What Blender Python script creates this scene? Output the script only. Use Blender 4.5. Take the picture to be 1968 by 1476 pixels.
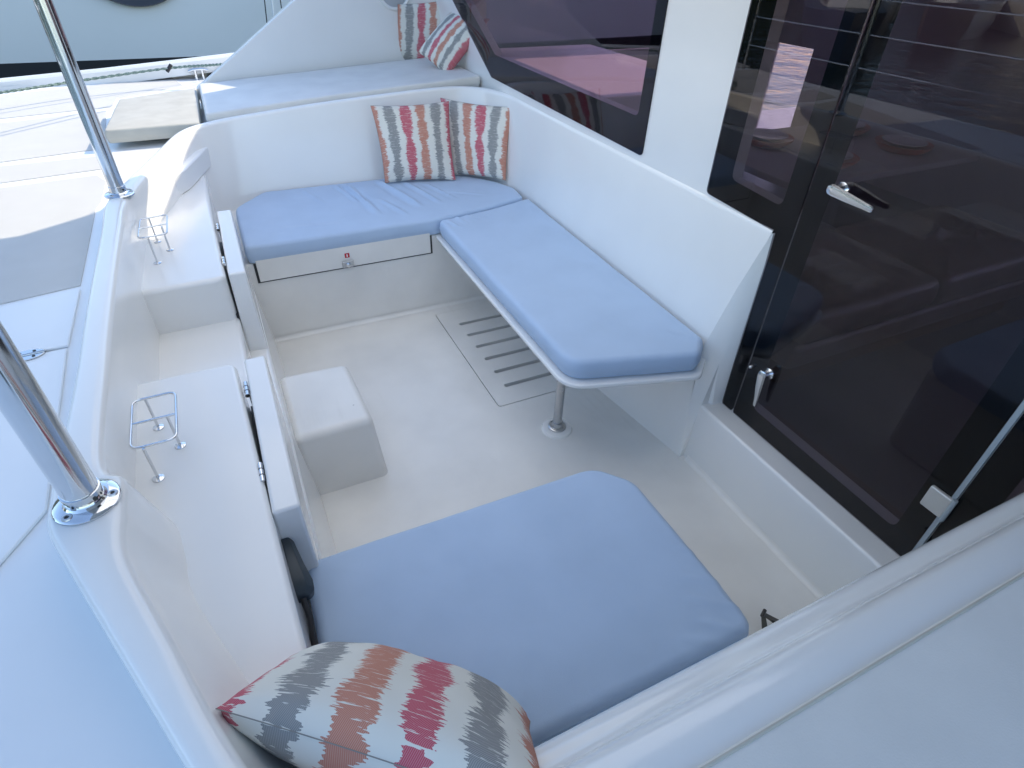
import bpy, bmesh, math, random
from math import radians as RAD, sin, cos, pi
from mathutils import Vector, Matrix, noise

random.seed(7)
for o in list(bpy.data.objects):
    bpy.data.objects.remove(o)
SC = bpy.context.scene
COL = SC.collection

# ------------------------------------------------------------------ camera
CAM_F, CAM_H = 1110.0, 1.76                    # focal length in photo pixels (1968 wide), eye height above the cockpit sole
PITCH, YAW, ROLL = RAD(38.0), RAD(26.4), RAD(1.87)
FW = Vector((sin(YAW) * cos(PITCH), cos(YAW) * cos(PITCH), -sin(PITCH)))
R0 = Vector((cos(YAW), -sin(YAW), 0)); U0 = R0.cross(FW)
RT = R0 * cos(ROLL) + U0 * sin(ROLL); UP = U0 * cos(ROLL) - R0 * sin(ROLL)
EYE = Vector((0, 0, CAM_H))
cam = bpy.data.cameras.new('camera'); cam_o = bpy.data.objects.new('camera', cam); COL.objects.link(cam_o)
cam.sensor_fit = 'HORIZONTAL'; cam.sensor_width = 36; cam.lens = 36 * CAM_F / 1968
cam.clip_start = 0.02; cam.clip_end = 2000
M = Matrix((RT, UP, -FW)).transposed().to_4x4(); M.translation = EYE
cam_o.matrix_world = M
SC.camera = cam_o

# ------------------------------------------------------------------ sky, sun, exposure
SUN = Vector((1.3, 0.35, 1.0)).normalized()     # towards the sun
EL = math.asin(SUN.z); AZ = math.atan2(SUN.x, SUN.y)
w = bpy.data.worlds.new('World'); SC.world = w; w.use_nodes = True
nt = w.node_tree; nt.nodes.clear()
sky = nt.nodes.new('ShaderNodeTexSky'); sky.sky_type = 'NISHITA'; sky.sun_disc = False
sky.sun_elevation = EL; sky.sun_rotation = AZ; sky.air_density = 1.0; sky.dust_density = 0.6; sky.ozone_density = 1.0
bg = nt.nodes.new('ShaderNodeBackground'); bg.inputs['Strength'].default_value = 0.15
out = nt.nodes.new('ShaderNodeOutputWorld')
nt.links.new(sky.outputs[0], bg.inputs[0]); nt.links.new(bg.outputs[0], out.inputs[0])
sun = bpy.data.lights.new('sun', 'SUN'); sun.energy = 2.0; sun.angle = RAD(0.53); sun.color = (1, 0.86, 0.65)
sun_o = bpy.data.objects.new('sun', sun); COL.objects.link(sun_o)
sun_o.rotation_euler = SUN.to_track_quat('Z', 'Y').to_euler(); sun_o.location = (8, 3, 9)
SC.view_settings.view_transform = 'Standard'; SC.view_settings.look = 'None'
SC.view_settings.gamma = 1; SC.view_settings.use_curve_mapping = False
SC.view_settings.exposure = 1.53
SC.render.engine = 'CYCLES'
SC.cycles.use_denoising = True
SC.cycles.max_bounces = 10; SC.cycles.diffuse_bounces = 6; SC.cycles.glossy_bounces = 5
SC.cycles.transparent_max_bounces = 16; SC.cycles.sample_clamp_indirect = 6
SC.cycles.caustics_reflective = False; SC.cycles.caustics_refractive = False

# ------------------------------------------------------------------ placing
def ray(px, py): return FW * CAM_F + RT * (px - 984) + UP * (738 - py)
def at(px, py, z): d = ray(px, py); return EYE + d * ((z - CAM_H) / d.z)
def atx(px, py, x): d = ray(px, py); return EYE + d * (x / d.x)
def aty(px, py, y): d = ray(px, py); return EYE + d * (y / d.y)

# ------------------------------------------------------------------ object helpers
def tag(o, label, cat, group=None):
    o['label'] = label; o['category'] = cat
    if group: o['group'] = group
    return o
def struct(o, label=None):
    o['kind'] = 'structure'
    if label: o['label'] = label
    return o
def empty(name, loc=(0, 0, 0), rz=0):
    o = bpy.data.objects.new(name, None); COL.objects.link(o)
    o.location = loc; o.rotation_euler = (0, 0, rz); o.empty_display_size = 0.05
    return o
def obj(name, bm, mat, parent=None, bevel=0, seg=3, smooth=True, angle=30, loc=None, rot=None):
    bmesh.ops.recalc_face_normals(bm, faces=bm.faces)
    me = bpy.data.meshes.new(name)
    for f in bm.faces: f.smooth = smooth
    bm.to_mesh(me); bm.free()
    o = bpy.data.objects.new(name, me); COL.objects.link(o)
    if mat: me.materials.append(mat)
    if parent:
        o.parent = parent
        # geometry is given in world space unless loc is set; keep it there
        if loc is None: o.matrix_parent_inverse = world_of(parent).inverted()
    if loc is not None: o.location = loc
    if rot is not None: o.rotation_euler = rot
    if bevel:
        m = o.modifiers.new('bevel', 'BEVEL'); m.width = bevel; m.segments = seg; m.limit_method = 'ANGLE'
        m.angle_limit = RAD(angle); m.harden_normals = True
    elif smooth:
        me.set_sharp_from_angle(angle=RAD(38))
    return o
def world_of(o):
    m = Matrix.LocRotScale(o.location, o.rotation_euler, o.scale)
    if o.parent: return world_of(o.parent) @ o.matrix_parent_inverse @ m
    return m
def NB(): return bmesh.new()
def add_box(bm, lo, hi):
    vs = [bm.verts.new((x, y, z)) for x in (lo[0], hi[0]) for y in (lo[1], hi[1]) for z in (lo[2], hi[2])]
    for q in ((0, 1, 3, 2), (4, 6, 7, 5), (0, 4, 5, 1), (2, 3, 7, 6), (0, 2, 6, 4), (1, 5, 7, 3)):
        bm.faces.new([vs[i] for i in q])
    return bm
def box(lo, hi): return add_box(NB(), lo, hi)
def add_hull8(bm, bot, top):
    """prism between two polygons of 3d points with equal counts"""
    b = [bm.verts.new(p) for p in bot]; t = [bm.verts.new(p) for p in top]; n = len(b)
    bm.faces.new(b[::-1]); bm.faces.new(t)
    for i in range(n): bm.faces.new((b[i], b[(i + 1) % n], t[(i + 1) % n], t[i]))
    return bm
def prism(poly, z0, z1):
    return add_hull8(NB(), [(p[0], p[1], z0) for p in poly], [(p[0], p[1], z1) for p in poly])
def round_poly(pts, r, seg=6):
    n = len(pts); out = []
    for i in range(n):
        p = Vector(pts[i][:2]); a = Vector(pts[i - 1][:2]); b = Vector(pts[(i + 1) % n][:2])
        rr = r[i] if isinstance(r, (list, tuple)) else r
        da = (a - p); db = (b - p); la, lb = da.length, db.length; da /= la; db /= lb
        ang = da.angle(db)
        if rr <= 0 or ang > 3.1: out.append(p); continue
        d = min(rr / math.tan(ang / 2), la * .48, lb * .48)
        p0 = p + da * d; p1 = p + db * d
        for k in range(seg + 1):
            t = k / seg
            out.append(p0 * (1 - t) ** 2 + p * 2 * t * (1 - t) + p1 * t * t)
    return out
def plate(outer, holes, to3, thick):
    """flat plate with real holes: outer / holes are 2d loops, to3 maps (a, b, depth) to 3d"""
    bm = NB(); edges = []
    for loop in [outer] + list(holes):
        vs = [bm.verts.new((p[0], p[1], 0)) for p in loop]
        for i in range(len(vs)): edges.append(bm.edges.new((vs[i], vs[(i + 1) % len(vs)])))
    bmesh.ops.triangle_fill(bm, use_beauty=True, use_dissolve=False, edges=edges)
    r = bmesh.ops.extrude_face_region(bm, geom=bm.faces[:])
    for v in r['geom']:
        if isinstance(v, bmesh.types.BMVert): v.co.z = thick
    for v in bm.verts: v.co = Vector(to3(v.co.x, v.co.y, v.co.z))
    return bm
def add_tube(bm, pts, rad, n=12, closed=False, caps=True):
    pts = [Vector(p) for p in pts]; m = len(pts); rings = []
    prev = None
    for i, p in enumerate(pts):
        if closed: t = (pts[(i + 1) % m] - pts[i - 1])
        else: t = pts[min(i + 1, m - 1)] - pts[max(i - 1, 0)]
        t.normalize()
        if prev is None:
            u = t.orthogonal().normalized()
        else:
            u = (prev - t * prev.dot(t)).normalized()
        prev = u; v = t.cross(u)
        r = rad[i] if isinstance(rad, (list, tuple)) else rad
        rings.append([bm.verts.new(p + (u * cos(2 * pi * k / n) + v * sin(2 * pi * k / n)) * r) for k in range(n)])
    for i in range(m if closed else m - 1):
        a, b = rings[i], rings[(i + 1) % m]
        for k in range(n): bm.faces.new((a[k], a[(k + 1) % n], b[(k + 1) % n], b[k]))
    if caps and not closed:
        bm.faces.new(rings[0][::-1]); bm.faces.new(rings[-1])
    return bm
def tube(pts, rad, n=12, **k): return add_tube(NB(), pts, rad, n, **k)
def lathe(profile, n=32, origin=(0, 0, 0), axis=None):
    """profile: (radius, height) from bottom to top"""
    bm = NB(); rings = []
    for r, h in profile:
        if r < 1e-6: rings.append([bm.verts.new((0, 0, h))])
        else: rings.append([bm.verts.new((r * cos(2 * pi * k / n), r * sin(2 * pi * k / n), h)) for k in range(n)])
    for a, b in zip(rings, rings[1:]):
        for k in range(n):
            k2 = (k + 1) % n
            if len(a) == 1: bm.faces.new((a[0], b[k2], b[k]))
            elif len(b) == 1: bm.faces.new((a[k], a[k2], b[0]))
            else: bm.faces.new((a[k], a[k2], b[k2], b[k]))
    if len(rings[0]) > 1: bm.faces.new(rings[0][::-1])
    if len(rings[-1]) > 1: bm.faces.new(rings[-1])
    mt = Matrix.Translation(Vector(origin))
    if axis is not None: mt = mt @ Vector(axis).to_track_quat('Z', 'Y').to_matrix().to_4x4()
    bmesh.ops.transform(bm, matrix=mt, verts=bm.verts)
    return bm
def crom(pts, sub):
    """open Catmull-Rom through points of any dimension"""
    out = []; n = len(pts)
    for i in range(n - 1):
        p0, p1, p2, p3 = pts[max(i - 1, 0)], pts[i], pts[i + 1], pts[min(i + 2, n - 1)]
        for k in range(sub):
            t = k / sub
            out.append(tuple(.5 * (2 * b + (c - a) * t + (2 * a - 5 * b + 4 * c - d) * t * t + (3 * b - a - 3 * c + d) * t ** 3)
                             for a, b, c, d in zip(p0, p1, p2, p3)))
    out.append(tuple(pts[-1])); return out
def grid_bm(rows, closed=False):
    bm = NB(); vs = [[bm.verts.new(p) for p in r] for r in rows]
    for a, b in zip(vs, vs[1:]):
        n = len(a)
        for i in range(n if closed else n - 1):
            j = (i + 1) % n
            try: bm.faces.new((a[i], a[j], b[j], b[i]))
            except ValueError: pass
    return bm
def resample(poly, step):
    out = []; n = len(poly)
    for i in range(n):
        a, b = Vector(poly[i]), Vector(poly[(i + 1) % n]); L = (b - a).length
        k = max(1, round(L / step))
        for j in range(k): out.append(a.lerp(b, j / k))
    return out

# ------------------------------------------------------------------ materials
MATS = {}
def mat(name, base, rough=.4, metal=0, bump=0, bump_scale=60, var=0, var_scale=3, coat=0, spec=.5, detail=6, var_col=None, sheen=0):
    m = bpy.data.materials.new(name); m.use_nodes = True
    t = m.node_tree; b = t.nodes['Principled BSDF']
    b.inputs['Base Color'].default_value = (*base, 1); b.inputs['Roughness'].default_value = rough
    b.inputs['Metallic'].default_value = metal; b.inputs['Specular IOR Level'].default_value = spec
    b.inputs['Coat Weight'].default_value = coat; b.inputs['Coat Roughness'].default_value = .12
    if sheen: b.inputs['Sheen Weight'].default_value = sheen
    tc = t.nodes.new('ShaderNodeTexCoord')
    if var:
        n = t.nodes.new('ShaderNodeTexNoise'); n.inputs['Scale'].default_value = var_scale; n.inputs['Detail'].default_value = detail
        t.links.new(tc.outputs['Object'], n.inputs['Vector'])
        mx = t.nodes.new('ShaderNodeMix'); mx.data_type = 'RGBA'
        c2 = var_col or tuple(c * (1 - var) for c in base)
        mx.inputs[6].default_value = (*base, 1); mx.inputs[7].default_value = (*c2, 1)
        rmp = t.nodes.new('ShaderNodeMapRange'); rmp.inputs[1].default_value = .35; rmp.inputs[2].default_value = .7
        t.links.new(n.outputs[0], rmp.inputs[0]); t.links.new(rmp.outputs[0], mx.inputs[0])
        t.links.new(mx.outputs[2], b.inputs['Base Color'])
        r2 = t.nodes.new('ShaderNodeMapRange'); r2.inputs[3].default_value = rough * .8; r2.inputs[4].default_value = min(1, rough * 1.25)
        t.links.new(n.outputs[0], r2.inputs[0]); t.links.new(r2.outputs[0], b.inputs['Roughness'])
    if bump:
        n = t.nodes.new('ShaderNodeTexNoise'); n.inputs['Scale'].default_value = bump_scale; n.inputs['Detail'].default_value = 3
        t.links.new(tc.outputs['Object'], n.inputs['Vector'])
        bp = t.nodes.new('ShaderNodeBump'); bp.inputs['Strength'].default_value = bump; bp.inputs['Distance'].default_value = .002
        t.links.new(n.outputs[0], bp.inputs['Height']); t.links.new(bp.outputs[0], b.inputs['Normal'])
    MATS[name] = m; return m
def glass(name, tint, rough=0.0, ior=1.5):
    m = bpy.data.materials.new(name); m.use_nodes = True; t = m.node_tree; t.nodes.clear()
    o = t.nodes.new('ShaderNodeOutputMaterial'); mx = t.nodes.new('ShaderNodeMixShader')
    # thin-pane Schlick reflectance, the same from either side
    ge = t.nodes.new('ShaderNodeNewGeometry'); dt = t.nodes.new('ShaderNodeVectorMath'); dt.operation = 'DOT_PRODUCT'
    t.links.new(ge.outputs['Incoming'], dt.inputs[0]); t.links.new(ge.outputs['Normal'], dt.inputs[1])
    def mm(op, a, b=None):
        k = t.nodes.new('ShaderNodeMath'); k.operation = op
        for i, v in enumerate((a, b)):
            if v is None: continue
            if isinstance(v, (int, float)): k.inputs[i].default_value = v
            else: t.links.new(v, k.inputs[i])
        return k
    f0 = ((ior - 1) / (ior + 1)) ** 2
    fr = mm('ADD', f0, mm('MULTIPLY', 1 - f0, mm('POWER', mm('SUBTRACT', 1, mm('ABSOLUTE', dt.outputs['Value']).outputs[0]).outputs[0], 5).outputs[0]).outputs[0])
    tr = t.nodes.new('ShaderNodeBsdfTransparent'); tr.inputs[0].default_value = (*tint, 1)
    gl = t.nodes.new('ShaderNodeBsdfGlossy'); gl.inputs['Roughness'].default_value = rough
    t.links.new(fr.outputs[0], mx.inputs[0]); t.links.new(tr.outputs[0], mx.inputs[1]); t.links.new(gl.outputs[0], mx.inputs[2])
    t.links.new(mx.outputs[0], o.inputs[0]); MATS[name] = m; return m

gel = mat('gelcoat', (.82, .812, .785), .22, coat=.5, var=.06, var_scale=1.6, bump=.05, bump_scale=7)
def wear(m, amt=.12, col=(.55, .52, .45)):
    """faint scuffs, water marks and uneven polish with shapes of their own"""
    t = m.node_tree; b = t.nodes['Principled BSDF']; src = b.inputs['Base Color'].links[0].from_socket
    tc = t.nodes.new('ShaderNodeTexCoord')
    def nz(scale, detail, dist, mp=None):
        n = t.nodes.new('ShaderNodeTexNoise'); n.inputs['Scale'].default_value = scale; n.inputs['Detail'].default_value = detail; n.inputs['Distortion'].default_value = dist
        v = tc.outputs['Object']
        if mp:
            q = t.nodes.new('ShaderNodeMapping'); q.inputs['Scale'].default_value = mp; q.inputs['Rotation'].default_value = (.3, .2, .7); t.links.new(v, q.inputs[0]); v = q.outputs[0]
        t.links.new(v, n.inputs['Vector']); return n.outputs[0]
    def rng(x, a, b_, c=0, d=1):
        r = t.nodes.new('ShaderNodeMapRange'); r.inputs[1].default_value = a; r.inputs[2].default_value = b_; r.inputs[3].default_value = c; r.inputs[4].default_value = d; t.links.new(x, r.inputs[0]); return r.outputs[0]
    def mul(x, y):
        k = t.nodes.new('ShaderNodeMath'); k.operation = 'MULTIPLY'
        for i, v in enumerate((x, y)):
            if isinstance(v, float): k.inputs[i].default_value = v
            else: t.links.new(v, k.inputs[i])
        return k.outputs[0]
    mask = mul(rng(nz(2.6, 8, .0), .56, .75), rng(nz(34, 6, 0, (1, .10, .4)), .50, .78))
    mx = t.nodes.new('ShaderNodeMix'); mx.data_type = 'RGBA'; t.links.new(mul(mask, amt * 3), mx.inputs[0]); t.links.new(src, mx.inputs[6]); mx.inputs[7].default_value = (*col, 1)
    t.links.new(mx.outputs[2], b.inputs['Base Color'])
    base = b.inputs['Roughness'].default_value
    t.links.new(rng(nz(9, 8, 0), .3, .75, .30, .42), b.inputs['Roughness'])
gel_floor = mat('gelcoat_sole', (.82, .80, .755), .38, var=.10, var_scale=3.5, bump=.12, bump_scale=420)
def specks(m, scale, thr, col):
    t = m.node_tree; b = t.nodes['Principled BSDF']; src = b.inputs['Base Color'].links[0].from_socket
    tc = t.nodes.new('ShaderNodeTexCoord'); v = t.nodes.new('ShaderNodeTexVoronoi'); v.inputs['Scale'].default_value = scale
    t.links.new(tc.outputs['Object'], v.inputs['Vector'])
    wn = t.nodes.new('ShaderNodeTexWhiteNoise'); t.links.new(v.outputs['Position'], wn.inputs['Vector'])
    th = t.nodes.new('ShaderNodeMath'); th.operation = 'MULTIPLY'; th.inputs[1].default_value = thr; t.links.new(wn.outputs[0], th.inputs[0])
    pw = t.nodes.new('ShaderNodeMath'); pw.operation = 'POWER'; pw.inputs[1].default_value = 5; t.links.new(wn.outputs[0], pw.inputs[0])
    sc_ = t.nodes.new('ShaderNodeMath'); sc_.operation = 'MULTIPLY'; sc_.inputs[1].default_value = thr; t.links.new(pw.outputs[0], sc_.inputs[0])
    lt_ = t.nodes.new('ShaderNodeMath'); lt_.operation = 'LESS_THAN'; t.links.new(v.outputs['Distance'], lt_.inputs[0]); t.links.new(sc_.outputs[0], lt_.inputs[1])
    f = t.nodes.new('ShaderNodeMath'); f.operation = 'MULTIPLY'; f.inputs[1].default_value = .5; t.links.new(lt_.outputs[0], f.inputs[0])
    mx = t.nodes.new('ShaderNodeMix'); mx.data_type = 'RGBA'; t.links.new(f.outputs[0], mx.inputs[0]); t.links.new(src, mx.inputs[6]); mx.inputs[7].default_value = (*col, 1)
    t.links.new(mx.outputs[2], b.inputs['Base Color'])
wear(gel_floor, .10, (.45, .42, .36))
specks(gel_floor, 7, .055, (.30, .29, .26))
nonskid = mat('nonskid_paint', (.535, .53, .505), .75, var=.05, var_scale=5, bump=.7, bump_scale=520)
hatch_m = mat('hatch_gelcoat', (.78, .79, .79), .3, var=.05, var_scale=2)
blue = mat('blue_canvas', (.425, .54, .695), .62, bump=.25, bump_scale=900, var=.05, var_scale=6, sheen=.15)
padw = mat('white_vinyl', (.70, .69, .66), .5, bump=.2, bump_scale=300, var=.08, var_scale=6)
pads = mat('sun_vinyl', (.48, .465, .41), .6, bump=.2, bump_scale=300, var=.12, var_scale=9)
chrome = mat('polished_steel', (.72, .73, .74), .09, 1, var=.06, var_scale=14)
chrome_d = mat('brushed_steel', (.55, .55, .55), .28, 1, var=.1, var_scale=30)
black = mat('black_glazing', (.006, .008, .012), .06, spec=.6)
rubber = mat('black_rubber', (.02, .02, .022), .6)
slate = mat('slate_plastic', (.035, .05, .062), .42, var=.2, var_scale=20)
gap_m = mat('gap_dark', (.05, .05, .05), .8)
leather = mat('brown_leather', (.23, .165, .14), .34, bump=.5, bump_scale=90, var=.3, var_scale=6)
wood = mat('cabin_sole', (.17, .155, .165), .35, var=.3, var_scale=4)
brown = mat('brown_trim', (.16, .09, .06), .4)
cabin_w = mat('cabin_liner', (.50, .44, .44), .5, var=.06)
terr = mat('terracotta_glaze', (.55, .12, .06), .3)
china = mat('white_china', (.8, .78, .76), .2)
hullw = mat('neighbour_hull', (.82, .82, .79), .3, coat=.2, var=.05, var_scale=.6)
hull_d = mat('dark_antifouling', (.012, .014, .018), .5)
red = mat('red_sticker', (.5, .02, .03), .4)
whitep = mat('white_print', (.8, .8, .8), .5)
speaker_m = mat('speaker_grey', (.42, .44, .46), .6)
rope_m = mat('green_rope', (.03, .09, .07), .8, var=.6, var_scale=160, var_col=(.35, .42, .38))
alu = mat('grey_aluminium', (.35, .39, .41), .45, .3)
hgl = glass('hatch_glass', (.95, .86, .93), ior=1.2)
wgl = glass('window_glass', (.58, .52, .585), ior=1.52)
gel_g = mat('gelcoat_polished', (.76, .765, .755), .16, coat=.7, spec=.5)
dgl = glass('tinted_glass', (.485, .465, .49), ior=1.52)
pgl = glass('pink_window_glass', (.62, .52, .58), ior=1.45)

def pillow_mat():
    m = bpy.data.materials.new('ikat_fabric'); m.use_nodes = True; t = m.node_tree; N = t.nodes; L = t.links
    b = N['Principled BSDF']; b.inputs['Roughness'].default_value = .85; b.inputs['Specular IOR Level'].default_value = .2
    uv = N.new('ShaderNodeUVMap'); sep = N.new('ShaderNodeSeparateXYZ'); L.new(uv.outputs[0], sep.inputs[0])
    def math_(op, a, b_=None):
        n = N.new('ShaderNodeMath'); n.operation = op
        for i, v in enumerate((a, b_)):
            if v is None: continue
            if isinstance(v, (int, float)): n.inputs[i].default_value = v
            else: L.new(v, n.inputs[i])
        return n.outputs[0]
    def noise_(sx, sy, detail, w=0):
        mp = N.new('ShaderNodeMapping'); mp.inputs['Scale'].default_value = (sx, sy, 1); mp.inputs['Location'].default_value = (w, w * 1.7, w)
        L.new(uv.outputs[0], mp.inputs[0]); n = N.new('ShaderNodeTexNoise'); n.inputs['Scale'].default_value = 1; n.inputs['Detail'].default_value = detail
        n.inputs['Roughness'].default_value = .75
        L.new(mp.outputs[0], n.inputs['Vector']); return n.outputs[0]
    u, v = sep.outputs[0], sep.outputs[1]
    oi = N.new('ShaderNodeObjectInfo')
    S = 5.0                                           # stripe pitch = 1/S of the width
    cell = math_('MULTIPLY', u, S)
    off = math_('SUBTRACT', math_('FRACT', math_('ADD', cell, .5)), .5)      # -.5 .. .5, zero on the stripe axis
    dist = math_('ABSOLUTE', off)
    idx = math_('FLOOR', math_('ADD', cell, .5))
    # jagged weave: tall thin noise across the stripe, blob width along it
    jag = math_('ADD', math_('MULTIPLY', math_('SUBTRACT', noise_(6, 120, 2, 3), .5), .52), math_('MULTIPLY', math_('SUBTRACT', noise_(5, 34, 2, 8), .5), .34))
    idn = math_('MULTIPLY', idx, 7.3)
    mp = N.new('ShaderNodeCombineXYZ'); L.new(math_('MULTIPLY', v, 6.5), mp.inputs[0]); L.new(idn, mp.inputs[1]); L.new(oi.outputs['Random'], mp.inputs[2])
    bn = N.new('ShaderNodeTexNoise'); bn.inputs['Scale'].default_value = 1.0; bn.inputs['Detail'].default_value = 1.5; L.new(mp.outputs[0], bn.inputs['Vector'])
    width = math_('ADD', .275, math_('MULTIPLY', math_('SUBTRACT', bn.outputs[0], .5), .55))
    edge = math_('SUBTRACT', math_('ADD', width, jag), dist)
    gaps = math_('LESS_THAN', noise_(5, 110, 3, 11), .60)
    thin = math_('GREATER_THAN', math_('ADD', math_('MULTIPLY', noise_(20, 120, 2, 5), .25), edge), .11)
    msk = math_('MULTIPLY', thin, gaps)
    # colour by stripe number: 0 rust, 1 grey, 2 red, 3 rust, 4 grey, 5 red
    k3 = math_('MODULO', idx, 3)
    def col(c):
        n = N.new('ShaderNodeRGB'); n.outputs[0].default_value = (*c, 1); return n.outputs[0]
    def mixc(f, a, b_):
        n = N.new('ShaderNodeMix'); n.data_type = 'RGBA'; L.new(f, n.inputs[0]); L.new(a, n.inputs[6]); L.new(b_, n.inputs[7]); return n.outputs[2]
    c = mixc(math_('COMPARE', k3, 1), col((.50, .20, .135)), col((.245, .245, .24)))
    N[-1] if False else None
    c = mixc(math_('GREATER_THAN', k3, 1.5), c, col((.50, .085, .125)))
    # twill: fine diagonal light threads
    tw = math_('FRACT', math_('ADD', math_('MULTIPLY', u, 170), math_('MULTIPLY', v, 170)))
    twm = math_('MULTIPLY', math_('LESS_THAN', tw, .30), .28)
    cream = col((.70, .68, .61))
    c = mixc(twm, c, cream)
    c = mixc(msk, cream, c)
    L.new(c, b.inputs['Base Color'])
    bp = N.new('ShaderNodeBump'); bp.inputs['Strength'].default_value = .25; bp.inputs['Distance'].default_value = .001
    L.new(noise_(260, 260, 2, 0), bp.inputs['Height']); L.new(bp.outputs[0], b.inputs['Normal'])
    for n in N:
        if n.type == 'MATH' and n.operation == 'COMPARE': n.inputs[2].default_value = .5
    return m
ikat = pillow_mat()

def water_mat():
    m = mat('harbour_water', (.012, .03, .028), .06, spec=.6)
    t = m.node_tree; b = t.nodes['Principled BSDF']; tc = t.nodes.new('ShaderNodeTexCoord')
    n = t.nodes.new('ShaderNodeTexNoise'); n.inputs['Scale'].default_value = 1.6; n.inputs['Detail'].default_value = 5
    t.links.new(tc.outputs['Object'], n.inputs['Vector'])
    bp = t.nodes.new('ShaderNodeBump'); bp.inputs['Strength'].default_value = .6; bp.inputs['Distance'].default_value = .12
    t.links.new(n.outputs[0], bp.inputs['Height']); t.links.new(bp.outputs[0], b.inputs['Normal'])
    return m
water_m = water_mat()
hill_m = mat('wooded_hill', (.035, .05, .025), .9, var=.5, var_scale=.06, bump=1, bump_scale=.4)

# ================================================================== STRUCTURE
# water and far shore (seen only in the dark glass)
o = obj('water', grid_bm([[(-220, -220, -.9), (220, -220, -.9)], [(-220, 220, -.9), (220, 220, -.9)]]), water_m, smooth=False); struct(o)
rows = []
for r_, hz in ((70, -1.2), (80, 4), (95, 11), (120, 20), (150, 24), (170, 22)):
    rows.append([(r_ * cos(RAD(a)), r_ * sin(RAD(a)), hz * (1 + .35 * sin(a * .21) + .2 * sin(a * .57)) if hz > 0 else hz) for a in range(60, 241, 4)])
struct(obj('hills', grid_bm(rows), hill_m))

# cockpit sole with the recess under the grating
gx0, gx1, gy0, gy1 = .872, 1.30, 1.885, 2.785
gout = round_poly([(gx0 - .004, gy0 - .004), (gx1 + .004, gy0 - .004), (gx1 + .004, gy1 + .004), (gx0 - .004, gy1 + .004)], .02)
floor = obj('cockpit_floor', plate([(-.15, .25), (1.7, .25), (1.7, 3.0), (-.15, 3.0)], [gout], lambda a, b, d: (a, b, -d), .04), gel_floor, smooth=False)
struct(floor)
obj('drain_tray', box((gx0 - .02, gy0 - .02, -.13), (gx1 + .02, gy1 + .02, -.09)), mat('tray_grey', (.66, .65, .62), .7), floor, smooth=False)
slots = []
for k in range(7):
    yc = 2.017 + k * .1225
    if k > 5: break
    slots.append(round_poly([(.960, yc - .0130), (1.235, yc - .0130), (1.235, yc + .0130), (.960, yc + .0130)], .0128, 6))
gpl = round_poly([(gx0, gy0), (gx1, gy0), (gx1, gy1), (gx0, gy1)], .018)
grate = obj('floor_grate', plate(gpl, slots, lambda a, b, d: (a, b, .002 - d), .03), gel_floor, smooth=False)
tag(grate, 'flush white floor grate with six drain slots under the long blue bench', 'floor grate')

# threshold step below the door
struct(obj('door_threshold', add_hull8(NB(), [(1.465, -.6, -.02), (1.75, -.6, -.02), (1.75, 1.30, -.02), (1.465, 1.30, -.02)],
                                    [(1.50, -.6, .262), (1.75, -.6, .245), (1.75, 1.30, .245), (1.50, 1.30, .262)]), gel, bevel=.012))

# moulded coaming: right backrest wall, far wall, left bulwark, near-left corner. (bottom xyz | top xyz | ledge width)
CP = [((1.508, 1.365, .40), (1.590, 1.285, 1.0), .05), ((1.525, 2.2, .40), (1.592, 2.2, 1.0), .05), ((1.54, 3.0, .40), (1.592, 3.15, 1.005), .05),
      ((1.50, 3.25, .40), (1.57, 3.45, 1.005), .05), ((1.38, 3.47, .40), (1.47, 3.66, 1.0), .05), ((1.15, 3.58, .40), (1.25, 3.745, .99), .05),
      ((.6, 3.62, .40), (.66, 3.765, .955), .05), ((.15, 3.62, .40), (.15, 3.75, .918), .05), ((-.03, 3.60, .40), (-.04, 3.70, .905), .05),
      ((-.11, 3.50, .40), (-.16, 3.58, .90), .05), ((-.22, 3.25, .40), (-.265, 3.2, .90), .055), ((-.31, 3.0, .38), (-.35, 2.85, .90), .07),
      ((-.375, 2.75, .35), (-.395, 2.62, .90), .075), ((-.395, 2.4, .33), (-.398, 2.35, .90), .068), ((-.397, 1.85, .33), (-.398, 1.85, .90), .068),
      ((-.392, 1.45, .33), (-.391, 1.45, .90), .07), ((-.385, 1.17, .5), (-.378, 1.10, .90), .08), ((-.30, 1.085, .62), (-.338, 1.03, .90), .115),
      ((-.268, .97, .62), (-.331, .94, .90), .125), ((-.25, .85, .62), (-.322, .82, .90), .11), ((-.165, .62, .62), (-.255, .629, .90), .085),
      ((-.09, .46, .55), (-.188, .439, .90), .072), ((.0, .33, .50), (-.10, .25, .90), .07), ((.1, .22, .5), (0.02, .02, .90), .09)]
OUT = {15: (-.460, 1.45), 16: (-.462, 1.14), 17: (-.463, 1.02), 18: (-.458, .945), 19: (-.420, .845), 20: (-.330, .632), 21: (-.247, .436), 22: (-.155, .22), 23: (-.05, -.03)}
full = []
for i, (b, t, l) in enumerate(CP):
    if i in OUT: ox, oy = OUT[i]
    else:
        d = (Vector(CP[min(i + 1, len(CP) - 1)][1][:2]) - Vector(CP[max(i - 1, 0)][1][:2])).normalized(); ox, oy = t[0] + d.y * l, t[1] - d.x * l
    full.append((*b, *t, ox, oy))
flat = crom(full, 7)
n = len(flat); T2 = [Vector((p[3], p[4])) for p in flat]; nrm = []
for i in range(n):
    d = (T2[min(i + 1, n - 1)] - T2[max(i - 1, 0)]).normalized(); nrm.append(Vector((d.y, -d.x)))     # outward
for _ in range(3): nrm = [(nrm[max(i - 1, 0)] + nrm[i] * 2 + nrm[min(i + 1, n - 1)]).normalized() for i in range(n)]
rows = []
for t in (0, .3, .6, .85): rows.append([tuple(Vector(p[:3]).lerp(Vector(p[3:6]) - Vector((0, 0, .022)), t)) for p in flat])
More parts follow.
